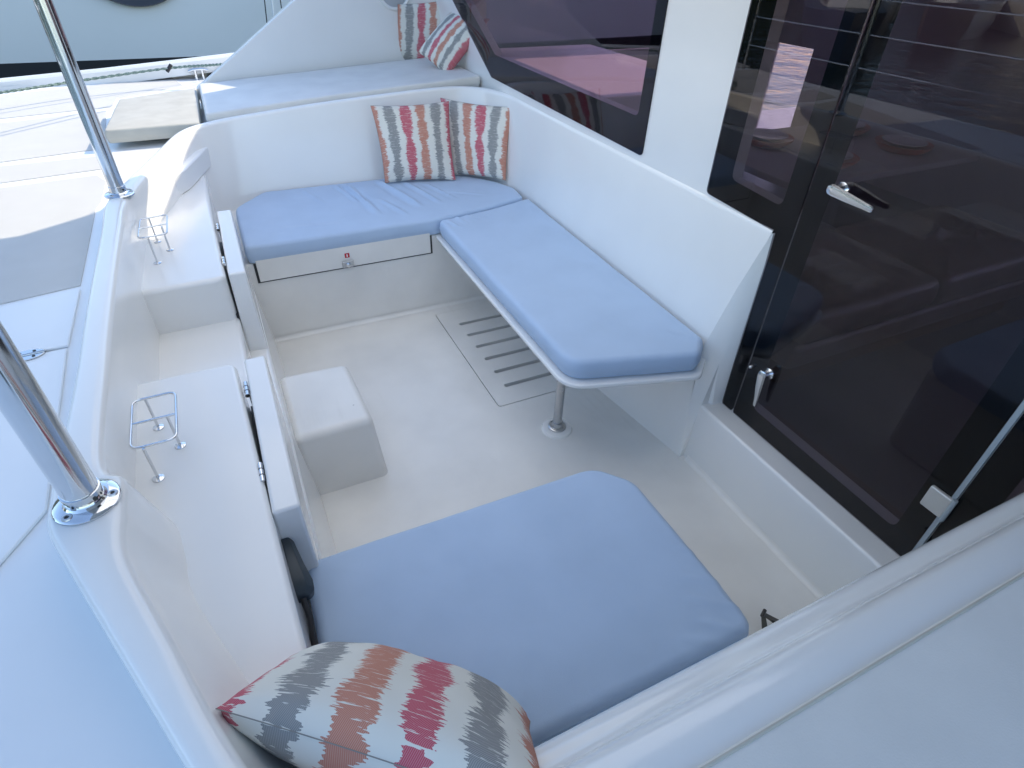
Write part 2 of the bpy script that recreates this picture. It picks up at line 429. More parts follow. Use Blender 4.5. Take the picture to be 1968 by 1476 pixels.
for k in range(6):
    a = k / 5 * pi / 2
    rows.append([(p[3] + q.x * .022 * (1 - cos(a)), p[4] + q.y * .022 * (1 - cos(a)), p[5] - .022 + .022 * sin(a)) for p, q in zip(flat, nrm)])
rows.append([(p[6] - q.x * .018, p[7] - q.y * .018, p[5]) for p, q in zip(flat, nrm)])
for k in range(1, 5):
    a = k / 4 * pi / 2
    rows.append([(p[6] + q.x * (.018 * sin(a) - .018), p[7] + q.y * (.018 * sin(a) - .018), p[5] - .018 + .018 * cos(a)) for p, q in zip(flat, nrm)])
rows.append([(p[6] + q.x * .006, p[7] + q.y * .006, p[5] - .2) for p, q in zip(flat, nrm)])
coaming = obj('cockpit_coaming', grid_bm(rows), gel); struct(coaming)

# lower side wall under the long bench and its near end facet
bm = grid_bm([[(1.445, 1.27, -.01), (1.37, 1.83, -.01), (1.30, 3.0, -.01)], [(1.478, 1.325, .27), (1.45, 1.83, .27), (1.42, 3.0, .27)],
              [(1.508, 1.366, .41), (1.515, 1.83, .41), (1.54, 3.0, .41)]])
struct(obj('bench_side_wall', bm, gel))
bm = NB()
ring = [(1.592, 1.284, .985), (1.552, 1.325, .76), (1.512, 1.364, .50), (1.478, 1.325, .27), (1.445, 1.27, -.01), (1.53, 1.272, -.01), (1.55, 1.271, .25), (1.612, 1.268, .25), (1.612, 1.268, .62), (1.612, 1.268, .995)]
vs = [bm.verts.new(p) for p in ring]; c = bm.verts.new((1.545, 1.295, .45))
for i in range(len(vs)): bm.faces.new((vs[i], vs[(i + 1) % len(vs)], c))
struct(obj('bench_end_face', bm, gel))

# cabin bulkhead with door and window openings
yz = lambda x0: (lambda a, b, d: (x0 + d, a, b))
door_poly = [(1.63, 1.008), (1.284, .994), (1.268, .252), (.43, .243), (.43, 2.08), (1.63, 2.08)]
win_poly = [(2.037, 2.08), (2.05, 1.024), (3.644, 1.052), (4.29, 1.40), (4.29, 2.08)]
door_hole = [(1.53, 1.09), (1.20, 1.07), (1.20, .33), (.50, .32), (.50, 2.0), (1.53, 2.0)]
side_hole = [(.36, .33), (-.5, .33), (-.5, 2.0), (.36, 2.0)]
win_hole = [(2.10, 2.0), (2.12, 1.165), (3.60, 1.18), (4.2, 1.48), (4.2, 2.0)]
bulk = obj('cabin_bulkhead', plate([(-.9, .1), (4.75, .1), (4.75, 2.2), (-.9, 2.2)], [door_hole, win_hole, side_hole], yz(1.603), .05), gel, smooth=False)
struct(bulk)

# aft deck, outboard of the bulwark, and the far side deck
deck = obj('aft_deck', prism([(-1.5, -1.5), (.1, -1.5), (-.05, .1), (-.2, .55), (-.42, .95), (-.44, 2.9), (-.2, 3.3), (-.06, 3.72), (1.7, 3.80), (1.7, 5.75), (-.16, 5.75), (-1.5, 5.45)], .70, .80), hatch_m, bevel=.01)
struct(deck)
# near side deck that carries the near coaming
struct(obj('side_deck', prism([(-.5, -1.5), (1.75, -1.5), (1.75, .12), (-.1, .12), (-.3, .3)], .5, .80), gel, bevel=.01))
def deck_panel(pts, z=.8, name='nonskid_panel'):
    return obj(name, add_hull8(NB(), [(p[0], p[1], z - .004) for p in pts], [(p[0], p[1], z + .0035) for p in pts]), nonskid, deck, smooth=False)
def P2(px, py, z=.8): p = at(px, py, z); return (p.x, p.y)
deck_panel([P2(-160, 374), P2(0, 363), P2(186, 338), P2(204, 350), P2(196, 388), P2(184, 405), P2(155, 550), P2(0, 586), P2(-160, 622)])
deck_panel([P2(-160, 330), P2(0, 321), P2(185, 302), P2(205, 296), P2(195, 326), P2(0, 353), P2(-160, 364)])
deck_panel([P2(-160, 248), P2(0, 238), P2(150, 220), P2(205, 214), P2(200, 286), P2(0, 313), P2(-160, 320)])
deck_panel([P2(-160, 192), P2(0, 184), P2(330, 149), P2(352, 166), P2(225, 190), P2(215, 206), P2(0, 229), P2(-160, 238)])
# gunwale along the far side
g = [at(-120, 158, .84), at(0, 150, .85), at(200, 130, .89), at(430, 103, .95), at(560, 86, .98), at(760, 62, 1.02)]
rowsg = []
for dy, dz in ((0, -.10), (0, -.012), (.012, 0), (.09, 0), (.10, -.012), (.10, -.7)):
    rowsg.append([(p.x, p.y - .10 + dy, p.z + dz) for p in g])
gun = obj('gunwale', grid_bm(rowsg), gel); struct(gun)
struct(obj('hull_side', grid_bm([[(-1.6, 5.55, .80), (2.2, 5.85, .95)], [(-1.6, 5.45, -1.2), (2.2, 5.75, -1.2)]]), gel, smooth=False))
struct(obj('transom', box((-1.56, -1.5, -1.1), (-1.5, 5.5, .795)), gel, bevel=.01))

# ------------------------------------------------------------------ cabin interior shell
struct(obj('cabin_floor', box((1.66, -.9, .10), (4.9, 4.7, .15)), wood, smooth=False))
struct(obj('cabin_ceiling', plate([(1.655, -.9), (4.95, -.9), (4.95, 4.75), (1.655, 4.75)], [[(3.2, 3.35), (4.5, 3.35), (4.5, 4.55), (3.2, 4.55)]], lambda a, b, d: (a, b, 2.14 + d), .06), gel, smooth=False))
o = obj('added_hatch', box((3.18, 3.33, 2.202), (4.52, 4.57, 2.212)), hgl, smooth=False); tag(o, 'tinted roof hatch added to let sun onto the cabin counter', 'hatch')  # added opening: brings a sun patch onto the counter behind the window
struct(obj('foredeck', box((4.95, -1.2, -.2), (9, 5.6, .12)), hatch_m, bevel=.01))  # white surface added outside so the low pink window looks bright
sw = plate([(1.655, .1), (4.9, .1), (4.9, 2.14), (1.655, 2.14)], [[(2.0, 1.0), (4.4, 1.0), (4.4, 1.75), (2.0, 1.75)]], lambda a, b, d: (a, 4.66 + d, b), .05)
side_wall = obj('cabin_side_wall', sw, cabin_w, smooth=False); struct(side_wall)
fw_ = plate([(-.9, .1), (4.66, .1), (4.66, 2.14), (-.9, 2.14)], [[(-.8, .9), (.85, .9), (.85, 1.9), (-.8, 1.9)], [(4.12, .22), (4.56, .22), (4.56, 1.02), (4.12, 1.02)]], lambda a, b, d: (4.9 + d, a, b), .05)
front_wall = obj('cabin_front_wall', fw_, cabin_w, smooth=False); struct(front_wall)
struct(obj('cabin_near_wall', plate([(1.655, .1), (4.9, .1), (4.9, 2.14), (1.655, 2.14)], [[(1.9, .9), (4.6, .9), (4.6, 1.95), (1.9, 1.95)]], lambda a, b, d: (a, -.95 + d, b), .05), cabin_w, smooth=False))
o = obj('added_side_window', box((1.88, -.94, .88), (4.62, -.93, 1.97)), hgl, smooth=False); tag(o, 'clear side window added out of view to light the sofa front', 'window')  # added opening: lets skylight reach the sofa
o = obj('side_window', box((1.98, 4.68, .98), (4.42, 4.69, 1.77)), pgl, smooth=False); tag(o, 'tinted side window on the far wall inside the cabin', 'window')
o = obj('added_front_window', box((4.915, -.82, .88), (4.925, .87, 1.92)), hgl, smooth=False); tag(o, 'clear front window added to brighten the cabin inside', 'window')  # added opening: gives the cabin more bounce light
o = obj('added_port', box((4.915, 4.10, .20), (4.925, 4.58, 1.04)), hgl, smooth=False); tag(o, 'small low window added to show bright pink at the far end of the cabin', 'window')  # invented opening that makes a bright pink patch behind the fixed pane

# canvas canopy on the poles and an added overhang, both shading the cockpit
def canvas_mat():
    m = bpy.data.materials.new('canopy_canvas'); m.use_nodes = True; t = m.node_tree; t.nodes.clear()
    o = t.nodes.new('ShaderNodeOutputMaterial'); mx = t.nodes.new('ShaderNodeMixShader'); mx.inputs[0].default_value = .83
    d = t.nodes.new('ShaderNodeBsdfDiffuse'); d.inputs[0].default_value = (.85, .84, .80, 1)
    tr = t.nodes.new('ShaderNodeBsdfTranslucent'); tr.inputs[0].default_value = (.95, .925, .87, 1)
    n = t.nodes.new('ShaderNodeTexNoise'); n.inputs['Scale'].default_value = 500
    bp = t.nodes.new('ShaderNodeBump'); bp.inputs['Strength'].default_value = .2; bp.inputs['Distance'].default_value = .001
    t.links.new(n.outputs[0], bp.inputs['Height']); t.links.new(bp.outputs[0], d.inputs['Normal'])
    t.links.new(d.outputs[0], mx.inputs[1]); t.links.new(tr.outputs[0], mx.inputs[2]); t.links.new(mx.outputs[0], o.inputs[0]); return m
o = obj('added_overhang', prism(round_poly([(-.47, -.55), (1.75, -.55), (1.75, .965), (-.47, .965)], .03), 2.09, 2.163), gel, bevel=.02); tag(o, 'white roof overhang added out of view to shade the near side deck', 'roof')  # unseen blocker added to keep sky light off the near side
can = empty('canopy', (.5, 1.8, 2.15)); tag(can, 'pale canvas canopy stretched over the cockpit on two steel poles', 'canopy')
cpoly = round_poly([(-.46, .93), (1.60, .93), (1.60, 3.20), (1.42, 3.26), (1.33, 3.40), (1.22, 3.27), (1.0, 3.13), (-.46, 3.05)], .05)  # unseen outline shaped to set the sun and shade edges
bm = NB(); vs = [bm.verts.new((p.x, p.y, 2.18)) for p in cpoly]; bm.faces.new(vs)
obj('canvas', bm, canvas_mat(), can, smooth=False)
obj('frame_tube', tube([(p.x, p.y, 2.172) for p in cpoly], .014, 10, closed=True), chrome, can)
for yy in (1.6, 2.4): obj('cross_tube', tube([(-.46, yy, 2.166), (1.6, yy, 2.166)], .012, 10), chrome, can)

# ================================================================== THINGS
# ---- far bench
fb = empty('bench', (.75, 2.86, 0)); tag(fb, 'white moulded bench base across the far end with a long locker door', 'bench')
obj('base', prism([(-.12, 2.862), (1.62, 2.862), (1.62, 3.66), (-.12, 3.66)], -.035, .452), gel_floor, fb, bevel=.012)
obj('door_gap', box((-.012, 2.858, .348), (.902, 2.864, .4515)), gap_m, fb, smooth=False)
ld = obj('locker_door', prism([(0, 0), (.89, 0), (.89, .14), (0, .14)], 0, .006), gel_floor, fb, bevel=.002, loc=None)
ld.data.transform(Matrix(((1, 0, 0, 0), (0, 0, 1, 2.851), (0, 1, 0, .356), (0, 0, 0, 1)))); ld.data.transform(Matrix.Translation((0, 0, 0)))
pl = aty(669, 507, 2.85)
lt = obj('latch', box((pl.x - .03, 2.842, pl.z - .018), (pl.x + .03, 2.851, pl.z + .018)), chrome_d, ld, bevel=.004)
ks = obj('keyhole', lathe([(.013, 0), (.013, .008), (.007, .012), (0, .012)], 20, (pl.x, 2.842, pl.z), (0, -1, 0)), chrome, ld)
ps = aty(667, 491, 2.85)
st = obj('sticker', box((ps.x - .012, 2.849, ps.z - .012), (ps.x + .012, 2.8512, ps.z + .012)), red, ld, smooth=False); st['label'] = 'small red warning sticker above the latch'
obj('sticker_mark', box((ps.x - .003, 2.8480, ps.z - .007), (ps.x + .003, 2.8492, ps.z + .007)), whitep, ld, smooth=False)

# coved joints between sole and uprights
def cove(path, side, r=.022, name='cove_fillet'):
    """path of floor points (xy), side(i) = unit vector towards the open floor"""
    rws = []
    for k in range(7):
        a = k / 6 * pi / 2
        rws.append([(p[0] + side[0] * r * (1 - sin(a)), p[1] + side[1] * r * (1 - sin(a)), .001 + r * (1 - cos(a))) for p in path])
    return obj(name, grid_bm(rws), gel_floor, floor)
cove([(-.02, 2.859), (1.40, 2.859)], (0, -1))
cove([(1.470, 1.25), (1.470, .3)], (-1, 0))
# ---- cushions
def cushion(name, outline, z0, z1, material, r=.022, puff=.008, wrinkles=(), step=.012, rings=34, tilt=None, seed=0, piping=False, parent=None, side_bulge=.004):
    pts = resample(outline, step); n = len(pts)
    cen = sum(pts, Vector((0, 0))) / n
    nr = []
    for i in range(n):
        d = (pts[(i + 2) % n] - pts[i - 2]).normalized(); q = Vector((d.y, -d.x))
        if q.dot(pts[i] - cen) < 0: q = -q
        nr.append(q)
    for _ in range(4): nr = [(nr[i - 1] + nr[i] * 2 + nr[(i + 1) % n]).normalized() for i in range(n)]
    def wz(x, y):
        h = .0016 * noise.noise((x * 5 + seed, y * 5, seed)) + .0007 * noise.noise((x * 23 + seed, y * 23, 3 + seed))
        for (x0, y0, x1, y1, wd, ht_) in wrinkles:
            a, b = Vector((x0, y0)), Vector((x1, y1)); ab = b - a; p = Vector((x, y))
            t = (p - a).dot(ab) / ab.length_squared
            if -.2 < t < 1.2:
                dd = (p - a - ab * t).length + .4 * wd * noise.noise((t * 3, x0 * 9, 1)) 
                f = max(0, min(1, (t + .1) * 5)) * max(0, min(1, (1.1 - t) * 4))
                h += ht_ * f * (math.exp(-(dd / wd) ** 2) - .4 * math.exp(-((dd - wd * 2.2) / (wd * 1.3)) ** 2))
        return h
    tz = (lambda x, y: 0) if tilt is None else tilt
    rows = []
    def ring(ins, z, top=False):
        rr = []
        for p, q in zip(pts, nr):
            x, y = p.x - q.x * ins, p.y - q.y * ins
            rr.append((x, y, z + tz(x, y) + (wz(x, y) if top else 0)))
        rows.append(rr)
    ring(r, z0); ring(r * .3, z0 + r * .25); ring(0, z0 + r)
    ring(-side_bulge, (z0 + z1) / 2)
    for k in range(6):
        a = k / 5 * pi / 2; ring(r * (1 - cos(a)), z1 - r + r * sin(a), True)
    base = [(p - q * r) for p, q in zip(pts, nr)]
    for k in range(1, rings + 1):
        t = k / rings; t2 = t if k < rings else .999
        rr = []
        for p in base:
            q = p.lerp(cen, t2); rr.append((q.x, q.y, z1 + tz(q.x, q.y) + puff * (1 - (1 - t2) ** 3) + wz(q.x, q.y)))
        rows.append(rr)
    bm = grid_bm(rows, closed=True)
    bm.faces.new([bm.verts[i] for i in range(0)]) if False else None
    bm.verts.ensure_lookup_table()
    bm.faces.new(bm.verts[:n][::-1]); bm.faces.new(bm.verts[-n:])
    o = obj(name, bm, material, parent)
    if piping:
        path = [(p.x + q.x * side_bulge * .6, p.y + q.y * side_bulge * .6, z0 + (z1 - z0) * .62 + tz(p.x, p.y)) for p, q in zip(pts, nr)]
        obj('piping', tube(path[::2], .0024, 6, closed=True), material, o)
    return o

far_out = round_poly([(-.03, 2.85), (.93, 2.85), (1.22, 2.90), (1.515, 2.975), (1.53, 3.14), (1.47, 3.28), (1.34, 3.46), (1.12, 3.565), (.14, 3.60), (-.03, 3.40)], [.03, .03, .2, .05, .05, .08, .1, .08, .08, .12])
wr = [(.60, 3.52, .66, 3.02, .014, .012), (.54, 3.54, .60, 3.2, .010, .008), (.80, 3.50, .90, 3.05, .016, .013), (.93, 3.44, 1.02, 3.06, .011, .009), (.72, 3.2, .80, 2.95, .012, .006),
      (1.04, 3.36, 1.12, 3.08, .009, .007), (.35, 3.52, .42, 3.25, .012, .006), (1.1, 3.2, 1.3, 3.08, .01, .003), (.15, 3.0, .45, 2.95, .02, .003)]
c1 = cushion('seat_cushion', far_out, .453, .545, blue, r=.02, puff=.012, wrinkles=wr, seed=2, rings=60)
tag(c1, 'wrinkled light blue seat cushion on the far bench, under two pillows', 'cushion')
right_out = round_poly([(.940, 2.845), (.938, 1.425), (1.42, 1.283), (1.505, 1.365), (1.522, 2.2), (1.54, 2.965), (1.24, 2.885)], [.035, .10, .05, .04, 0, .03, .2])
wr2 = [(.98, 2.83, 1.00, 2.72, .008, .005), (1.04, 2.85, 1.06, 2.74, .008, .006), (1.10, 2.85, 1.13, 2.76, .008, .005), (1.18, 2.86, 1.2, 2.78, .008, .004), (1.46, 1.4, 1.40, 1.46, .006, .004)]
c2 = cushion('seat_cushion', right_out, .452, .542, blue, r=.026, puff=.006, wrinkles=wr2, seed=5, rings=40)
tag(c2, 'long narrow light blue cushion on the leg-supported bench beside the cabin wall', 'cushion')
near_out = round_poly([(-.075, 1.01), (-.085, .40), (.862, .395), (.867, .55), (.865, .90), (.78, 1.0)], [.04, .03, .035, 0, .09, .10])
wr3 = [(.87, .44, .76, .52, .009, .0035), (.87, .52, .79, .57, .009, .003), (.84, .39, .74, .46, .010, .003), (.87, .62, .82, .65, .008, .0025),
       (.76, .39, .68, .44, .010, .0025), (.10, .42, .3, .5, .03, .002), (.3, .9, .55, .7, .05, .002)]
c3 = cushion('seat_cushion', near_out, .395, .485, blue, r=.022, puff=.008, wrinkles=wr3, seed=9, rings=90, piping=True, step=.010)
tag(c3, 'wide square light blue cushion nearest the camera, striped pillow against its corner', 'cushion')

# ---- long bench on a leg
rb = empty('bench', (1.2, 2.0, 0)); tag(rb, 'white bench shelf on a steel leg under the long blue cushion', 'bench')
rim = round_poly([(.922, 2.858), (.918, 1.405), (1.425, 1.256), (1.54, 1.36), (1.56, 3.0), (1.24, 2.90)], [.02, .115, .05, .03, 0, .1])
obj('shelf', prism(rim, .431, .4515), gel, rb, bevel=.008)
L0 = at(1070, 824, 0)
obj('leg', tube([(L0.x, L0.y, .02), (L0.x, L0.y, .432)], .0195, 24), chrome_d, rb)
fl = obj('leg_flange', lathe([(.040, .014), (.040, .019), (.034, .023), (.026, .024), (.0235, .045), (0, .045)], 32, (L0.x, L0.y, 0)), chrome_d, rb)
for k in range(4):
    a = k * pi / 2 + .5
    obj('screw', lathe([(.0045, 0), (.004, .0025), (0, .003)], 10, (L0.x + .031 * cos(a), L0.y + .031 * sin(a), .0225)), chrome, fl)
obj('leg_pad', lathe([(.070, -.002), (.066, .009), (.058, .0135), (0, .0135)], 40, (L0.x, L0.y, 0)), gel, rb)

# ---- near bench base
nb = obj('bench', prism(round_poly([(-.06, .30), (.83, .30), (.83, .98), (-.06, .99)], .06), 0, .394), gel, bevel=.012)
tag(nb, 'white bench base under the wide blue cushion nearest the camera', 'bench')

# ---- left side wall of the sole
struct(obj('cockpit_side_wall', add_hull8(NB(), [(-.14, .35, -.03), (.024, .35, -.03), (.014, 1.6, -.03), (-.002, 2.87, -.03), (-.14, 2.87, -.03)],
                                       [(-.14, .35, .36), (-.035, .35, .36), (-.035, 1.6, .36), (-.04, 2.87, .36), (-.14, 2.87, .36)]), gel, bevel=.015))

# ---- counters and step between bulwark and backrests
def poly_at(ps, z): return [P2(*p, z) for p in ps]
nc = prism(round_poly([(-.43, 1.655), (-.43, .95), (-.30, .62), (-.16, .36), (-.10, .36), (-.089, .63), (-.106, 1.0), (-.122, 1.40), (-.131, 1.655)], [.0, 0, 0, 0, .02, 0, 0, 0, .035]), .0, .70)
ct = obj('counter', nc, gel, bevel=.022, seg=4); tag(ct, 'near white moulded shelf with the larger wire rack', 'shelf')
fc = prism(round_poly([(-.45, 3.2), (-.45, 2.235), (-.115, 2.245), (-.126, 2.9), (-.128, 3.53), (-.2, 3.62)], [0, 0, .04, 0, .02, 0]), .0, .70)
ct = obj('counter', fc, gel, bevel=.022, seg=4); tag(ct, 'far white moulded shelf with the smaller wire rack', 'shelf')
lo_ = obj('step', prism([(-.45, 1.6), (-.112, 1.6), (-.112, 2.3), (-.45, 2.3)], 0, .515), gel, bevel=.02); tag(lo_, 'low white step between the two moulded shelves', 'step')

# ---- hinged backrest panels
def backrest(y0, y1, zt, label, hinges, latch=False):
    e = empty('backrest_panel', (-.076, (y0 + y1) / 2, .3)); tag(e, label, 'backrest', 'hinged white backrest panels')
    bm = add_hull8(NB(), [(-.115, y0 - .03, .30), (-.04, y0 - .04, .30), (-.04, y1, .30), (-.112, y1, .30)],
                   [(-.106, y0, zt), (-.043, y0, zt), (-.044, y1, zt), (-.106, y1, zt)])
    obj('panel', bm, gel, e, bevel=.009, seg=4)
    for hy in hinges:
        h = obj('hinge', tube([(-.1135, hy - .033, zt - .006), (-.1135, hy + .033, zt - .006)], .0065, 12), chrome, e)
        obj('hinge_leaf', box((-.1105, hy - .03, zt - .045), (-.1085, hy + .03, zt - .008)), chrome_d, h, smooth=False)
        for q in (-.011, .011): obj('hinge_knuckle', tube([(-.1135, hy + q - .001, zt - .006), (-.1135, hy + q + .001, zt - .006)], .0072, 12), gap_m, h)
    return e
y1n = at(490, 685, .70).y; y0n = at(560, 975, .70).y; y1f = at(428, 404, .70).y; y0f = at(454, 525, .70).y
bpf = backrest(y0f, y1f, .70, 'white hinged backrest panel at the left end of the far bench', (at(413, 435, .7).y, at(425, 500, .7).y))
bpn = backrest(y0n, y1n, .70, 'white hinged backrest panel at the left of the nearest cushion, dark latch at its foot', (at(473, 745, .7).y, at(503, 905, .7).y))
# black strip filling the hinge gap
for ya, yb in ((.5, 1.64), (2.26, 3.0)): struct(obj('gap_strip', prism([(-.1285, ya), (-.110, ya), (-.110, yb), (-.1285, yb)], .30, .53), rubber, smooth=False))
# slate latch hanging at the near panel's foot
l0 = at(548, 1035, .60); l1 = at(583, 1150, .56)
bm = NB(); d = (l1 - l0); L = d.length
prof = [(0, .009, .010), (.10, .014, .018), (.50, .020, .022), (.78, .026, .028), (.92, .024, .024), (1.0, .013, .014)]
rws = []
for t, hw, hh in prof:
    c = l0.lerp(l1, t)
    rws.append([(c.x + a * hw, c.y, c.z + b * hh) for a, b in ((-1, -1), (1, -1), (1.2, .1), (.6, 1), (-.6, 1), (-1.1, .1))])
bm = grid_bm(rws, closed=True); bm.verts.ensure_lookup_table(); bm.faces.new(bm.verts[:6]); bm.faces.new(bm.verts[-6:])
lt = obj('latch', bm, slate, bpn, bevel=.003); lt['label'] = 'slate grey plastic latch hanging in the gap'
obj('strap', tube([l1, at(597, 1190, .53), at(603, 1240, .5)], .007, 8), rubber, bpn)

# ---- moulded step box
sb = add_hull8(NB(), [(-.03, 1.667, -.04), (.288, 1.667, -.04), (.277, 2.175, -.04), (-.03, 2.175, -.04)], [(-.03, 1.715, .278), (.262, 1.722, .278), (.248, 2.12, .278), (-.03, 2.135, .278)])
o = obj('step_box', sb, gel_floor, bevel=.028, seg=5); tag(o, 'white moulded step box on the cockpit floor beside the left wall', 'step')

# ---- wire racks
def wire_rack(corners, base_pts, zb, h, label):
    c = sum((Vector(p) for p in base_pts), Vector((0, 0, 0))) / 3
    e = empty('wire_rack', (c.x, c.y, zb)); tag(e, label, 'wire rack', 'steel wire racks on the shelves')
    cs = [Vector((p[0], p[1])) for p in corners]
    loop = [(p.x, p.y, zb + h) for p in round_poly(cs, .022, 6)]
    obj('top_ring', tube(loop, .0034, 10, closed=True), chrome, e)
    a = cs[0].lerp(cs[3], .5); b = cs[1].lerp(cs[2], .5)
    obj('cross_bar', tube([(a.x, a.y, zb + h), (b.x, b.y, zb + h)], .0032, 10), chrome, e)
    for p in base_pts:
        l = obj('leg', tube([(p[0], p[1], zb), (p[0], p[1], zb + h)], .0034, 10), chrome, e)
        obj('foot', lathe([(.014, 0), (.0135, .0025), (.006, .005), (0, .005)], 20, (p[0], p[1], zb)), chrome, l)
    return e
ZR = .802
wire_rack([P2(254, 772, ZR), P2(337, 752, ZR), P2(340, 842, ZR), P2(250, 865, ZR)], [at(305, 822, .7), at(347, 857, .7), at(305, 920, .7)], .70, .102,
          'larger steel wire rack on three legs, on the near white shelf')
wire_rack([P2(269, 422, ZR), P2(321, 412, ZR), P2(321, 449, ZR), P2(265, 459, ZR)], [at(303, 465, .7), at(327, 481, .7), at(303, 506, .7)], .70, .102,
          'smaller steel wire rack in the far left corner')

# ---- poles
def pole(px, py, r, fr, label):
    p = at(px, py, .90)
    e = empty('support_pole', (p.x, p.y, .9)); tag(e, label, 'pole', 'steel poles carrying the hardtop')
    obj('tube', tube([(p.x, p.y, .905), (p.x, p.y, 2.14)], r, 40), chrome, e)
    f = obj('flange', lathe([(fr, .899), (fr, .904), (fr - .004, .908), (r + .006, .910), (r + .0025, .914), (r + .0025, .936), (r, .937)], 48, (p.x, p.y, 0)), chrome, e)
    for k in range(3):
        a = RAD(115 + 120 * k); c = (p.x + (fr + r) / 2 * 1.03 * cos(a), p.y + (fr + r) / 2 * 1.03 * sin(a), .9085)
        s = obj('screw', lathe([(.0095, 0), (.0085, .0022), (.0045, .0024), (.0045, .0008), (0, .0008)], 16, c), chrome_d, f)
        obj('screw_socket', lathe([(.0042, .0009), (0, .0012)], 10, c), gap_m, f)
    obj('set_screw', lathe([(.004, 0), (.004, .003), (0, .003)], 12, (p.x + .7 * (r + .002), p.y - .7 * (r + .002), .924), (.7, -.7, 0)), gap_m, f)
    return e
pole(168, 965, .0305, .056, 'nearer shiny steel pole at the left, standing on a screwed round flange')
pole(230, 374, .0275, .053, 'farther shiny steel pole, standing at the corner of the sunlit deck')

# ---- deck hatch seams and hinge
hz = .8045
hp = [P2(-200, 640, .8), P2(0, 596, .8), P2(156, 558, .8), P2(133, 668, .8), P2(0, 696, .8), P2(-200, 745, .8)]
hl = obj('hatch_lid', add_hull8(NB(), [(p[0], p[1], .80) for p in hp], [(p[0], p[1], .809) for p in hp]), hatch_m, bevel=.004, parent=deck)
hp2 = [P2(-220, 752, .8), P2(0, 700, .8), P2(131, 673, .8), P2(92, 985, .8), P2(-60, 1160, .8), P2(-420, 1250, .8)]
hl2 = obj('hatch_lid', add_hull8(NB(), [(p[0], p[1], .80) for p in hp2], [(p[0], p[1], .809) for p in hp2]), hatch_m, bevel=.004, parent=deck)
hc = at(52, 684, .81); e = obj('hatch_hinge', tube([hc - Vector((.001, 0, 0)), hc + Vector((.001, 0, 0))], .002, 6), chrome_d, deck)
d2 = (at(78, 678, .81) - at(28, 689, .81)); d2.z = 0; d2.normalize(); n2 = Vector((-d2.y, d2.x, 0))
def local_plate(name, pts, z0, z1, m, parent, c=hc, bev=.001):
    return obj(name, add_hull8(NB(), [tuple(c + d2 * a + n2 * b + Vector((0, 0, z0))) for a, b in pts], [tuple(c + d2 * a + n2 * b + Vector((0, 0, z1))) for a, b in pts]), m, parent, bevel=bev)
for s in (-1, 1):
    arc = [(.042 * cos(a), s * .026 * sin(a)) for a in [pi * k / 12 for k in range(13)]]
    lf = local_plate('leaf', arc, 0, .0035, chrome, e)
    for q in (-.017, .017): obj('screw', lathe([(.0045, 0), (.004, .0012), (0, .0014)], 12, tuple(hc + d2 * q + n2 * s * .014 + Vector((0, 0, .0035)))), gap_m, lf)
obj('pin', tube([tuple(hc + d2 * -.043 + Vector((0, 0, .004))), tuple(hc + d2 * .043 + Vector((0, 0, .004)))], .0035, 10), chrome_d, e)

# ---- sun pads on the far ledge
def zpad(x): return .895 + max(0, x + .06) * .062
padp = round_poly([(-.05, 3.79), (.66, 3.835), (1.59, 3.80), (1.59, 4.58), (-.05, 4.63)], [.02, 0, .02, .02, .02])
p1 = cushion('sun_pad', padp, .868, .932, padw, r=.012, puff=.004, tilt=lambda x, y: max(0, x + .06) * .062, seed=3, rings=30, step=.02)
tag(p1, 'long white sun pad in the shade on the far ledge, two pillows on it', 'sun pad')
padq = round_poly([P2(228, 190, .9), P2(198, 251, .9), P2(384, 236, .9), P2(378, 168, .9)], [.02, .02, .01, .01])
p2 = cushion('sun_pad', padq, .832, .90, pads, r=.012, puff=.004, seed=6, rings=24, step=.02)
tag(p2, 'cream sun pad lying in full sun behind the far pole', 'sun pad')

# ---- tall far side panel with the slanted edge and the loudspeaker
py_ = 4.66
s0 = aty(383, 166, py_); s1 = aty(565, 0, py_)
sl = (s1.z - s0.z) / (s1.x - s0.x)
ztop = 1.95
pan = [(s0.x - .02, s0.z - .12), (s0.x - .02, s0.z - .01), (s0.x + .03, s0.z + .03 * sl), (s0.x + (ztop - s0.z) / sl, ztop), (1.62, ztop), (1.62, s0.z - .12)]
tp = obj('quarter_wall', plate(pan, [], lambda a, b, d: (a, py_ + d, b), .06), gel, bevel=.01); tag(tp, 'tall white side panel with a slanted edge behind the far sun pad', 'wall')
spc = aty(757, -18, py_)
sp = empty('loudspeaker', (spc.x, py_, spc.z)); tag(sp, 'round white loudspeaker let into the tall side panel above the pillows', 'loudspeaker')
obj('rim', lathe([(.118, 0), (.118, .006), (.108, .014), (.097, .010), (.094, .004), (0, .004)], 48, (spc.x, py_, spc.z), (0, -1, 0)), gel, sp)
obj('grille', lathe([(.094, .004), (.08, .009), (0, .011)], 40, (spc.x, py_, spc.z), (0, -1, 0)), speaker_m, sp)

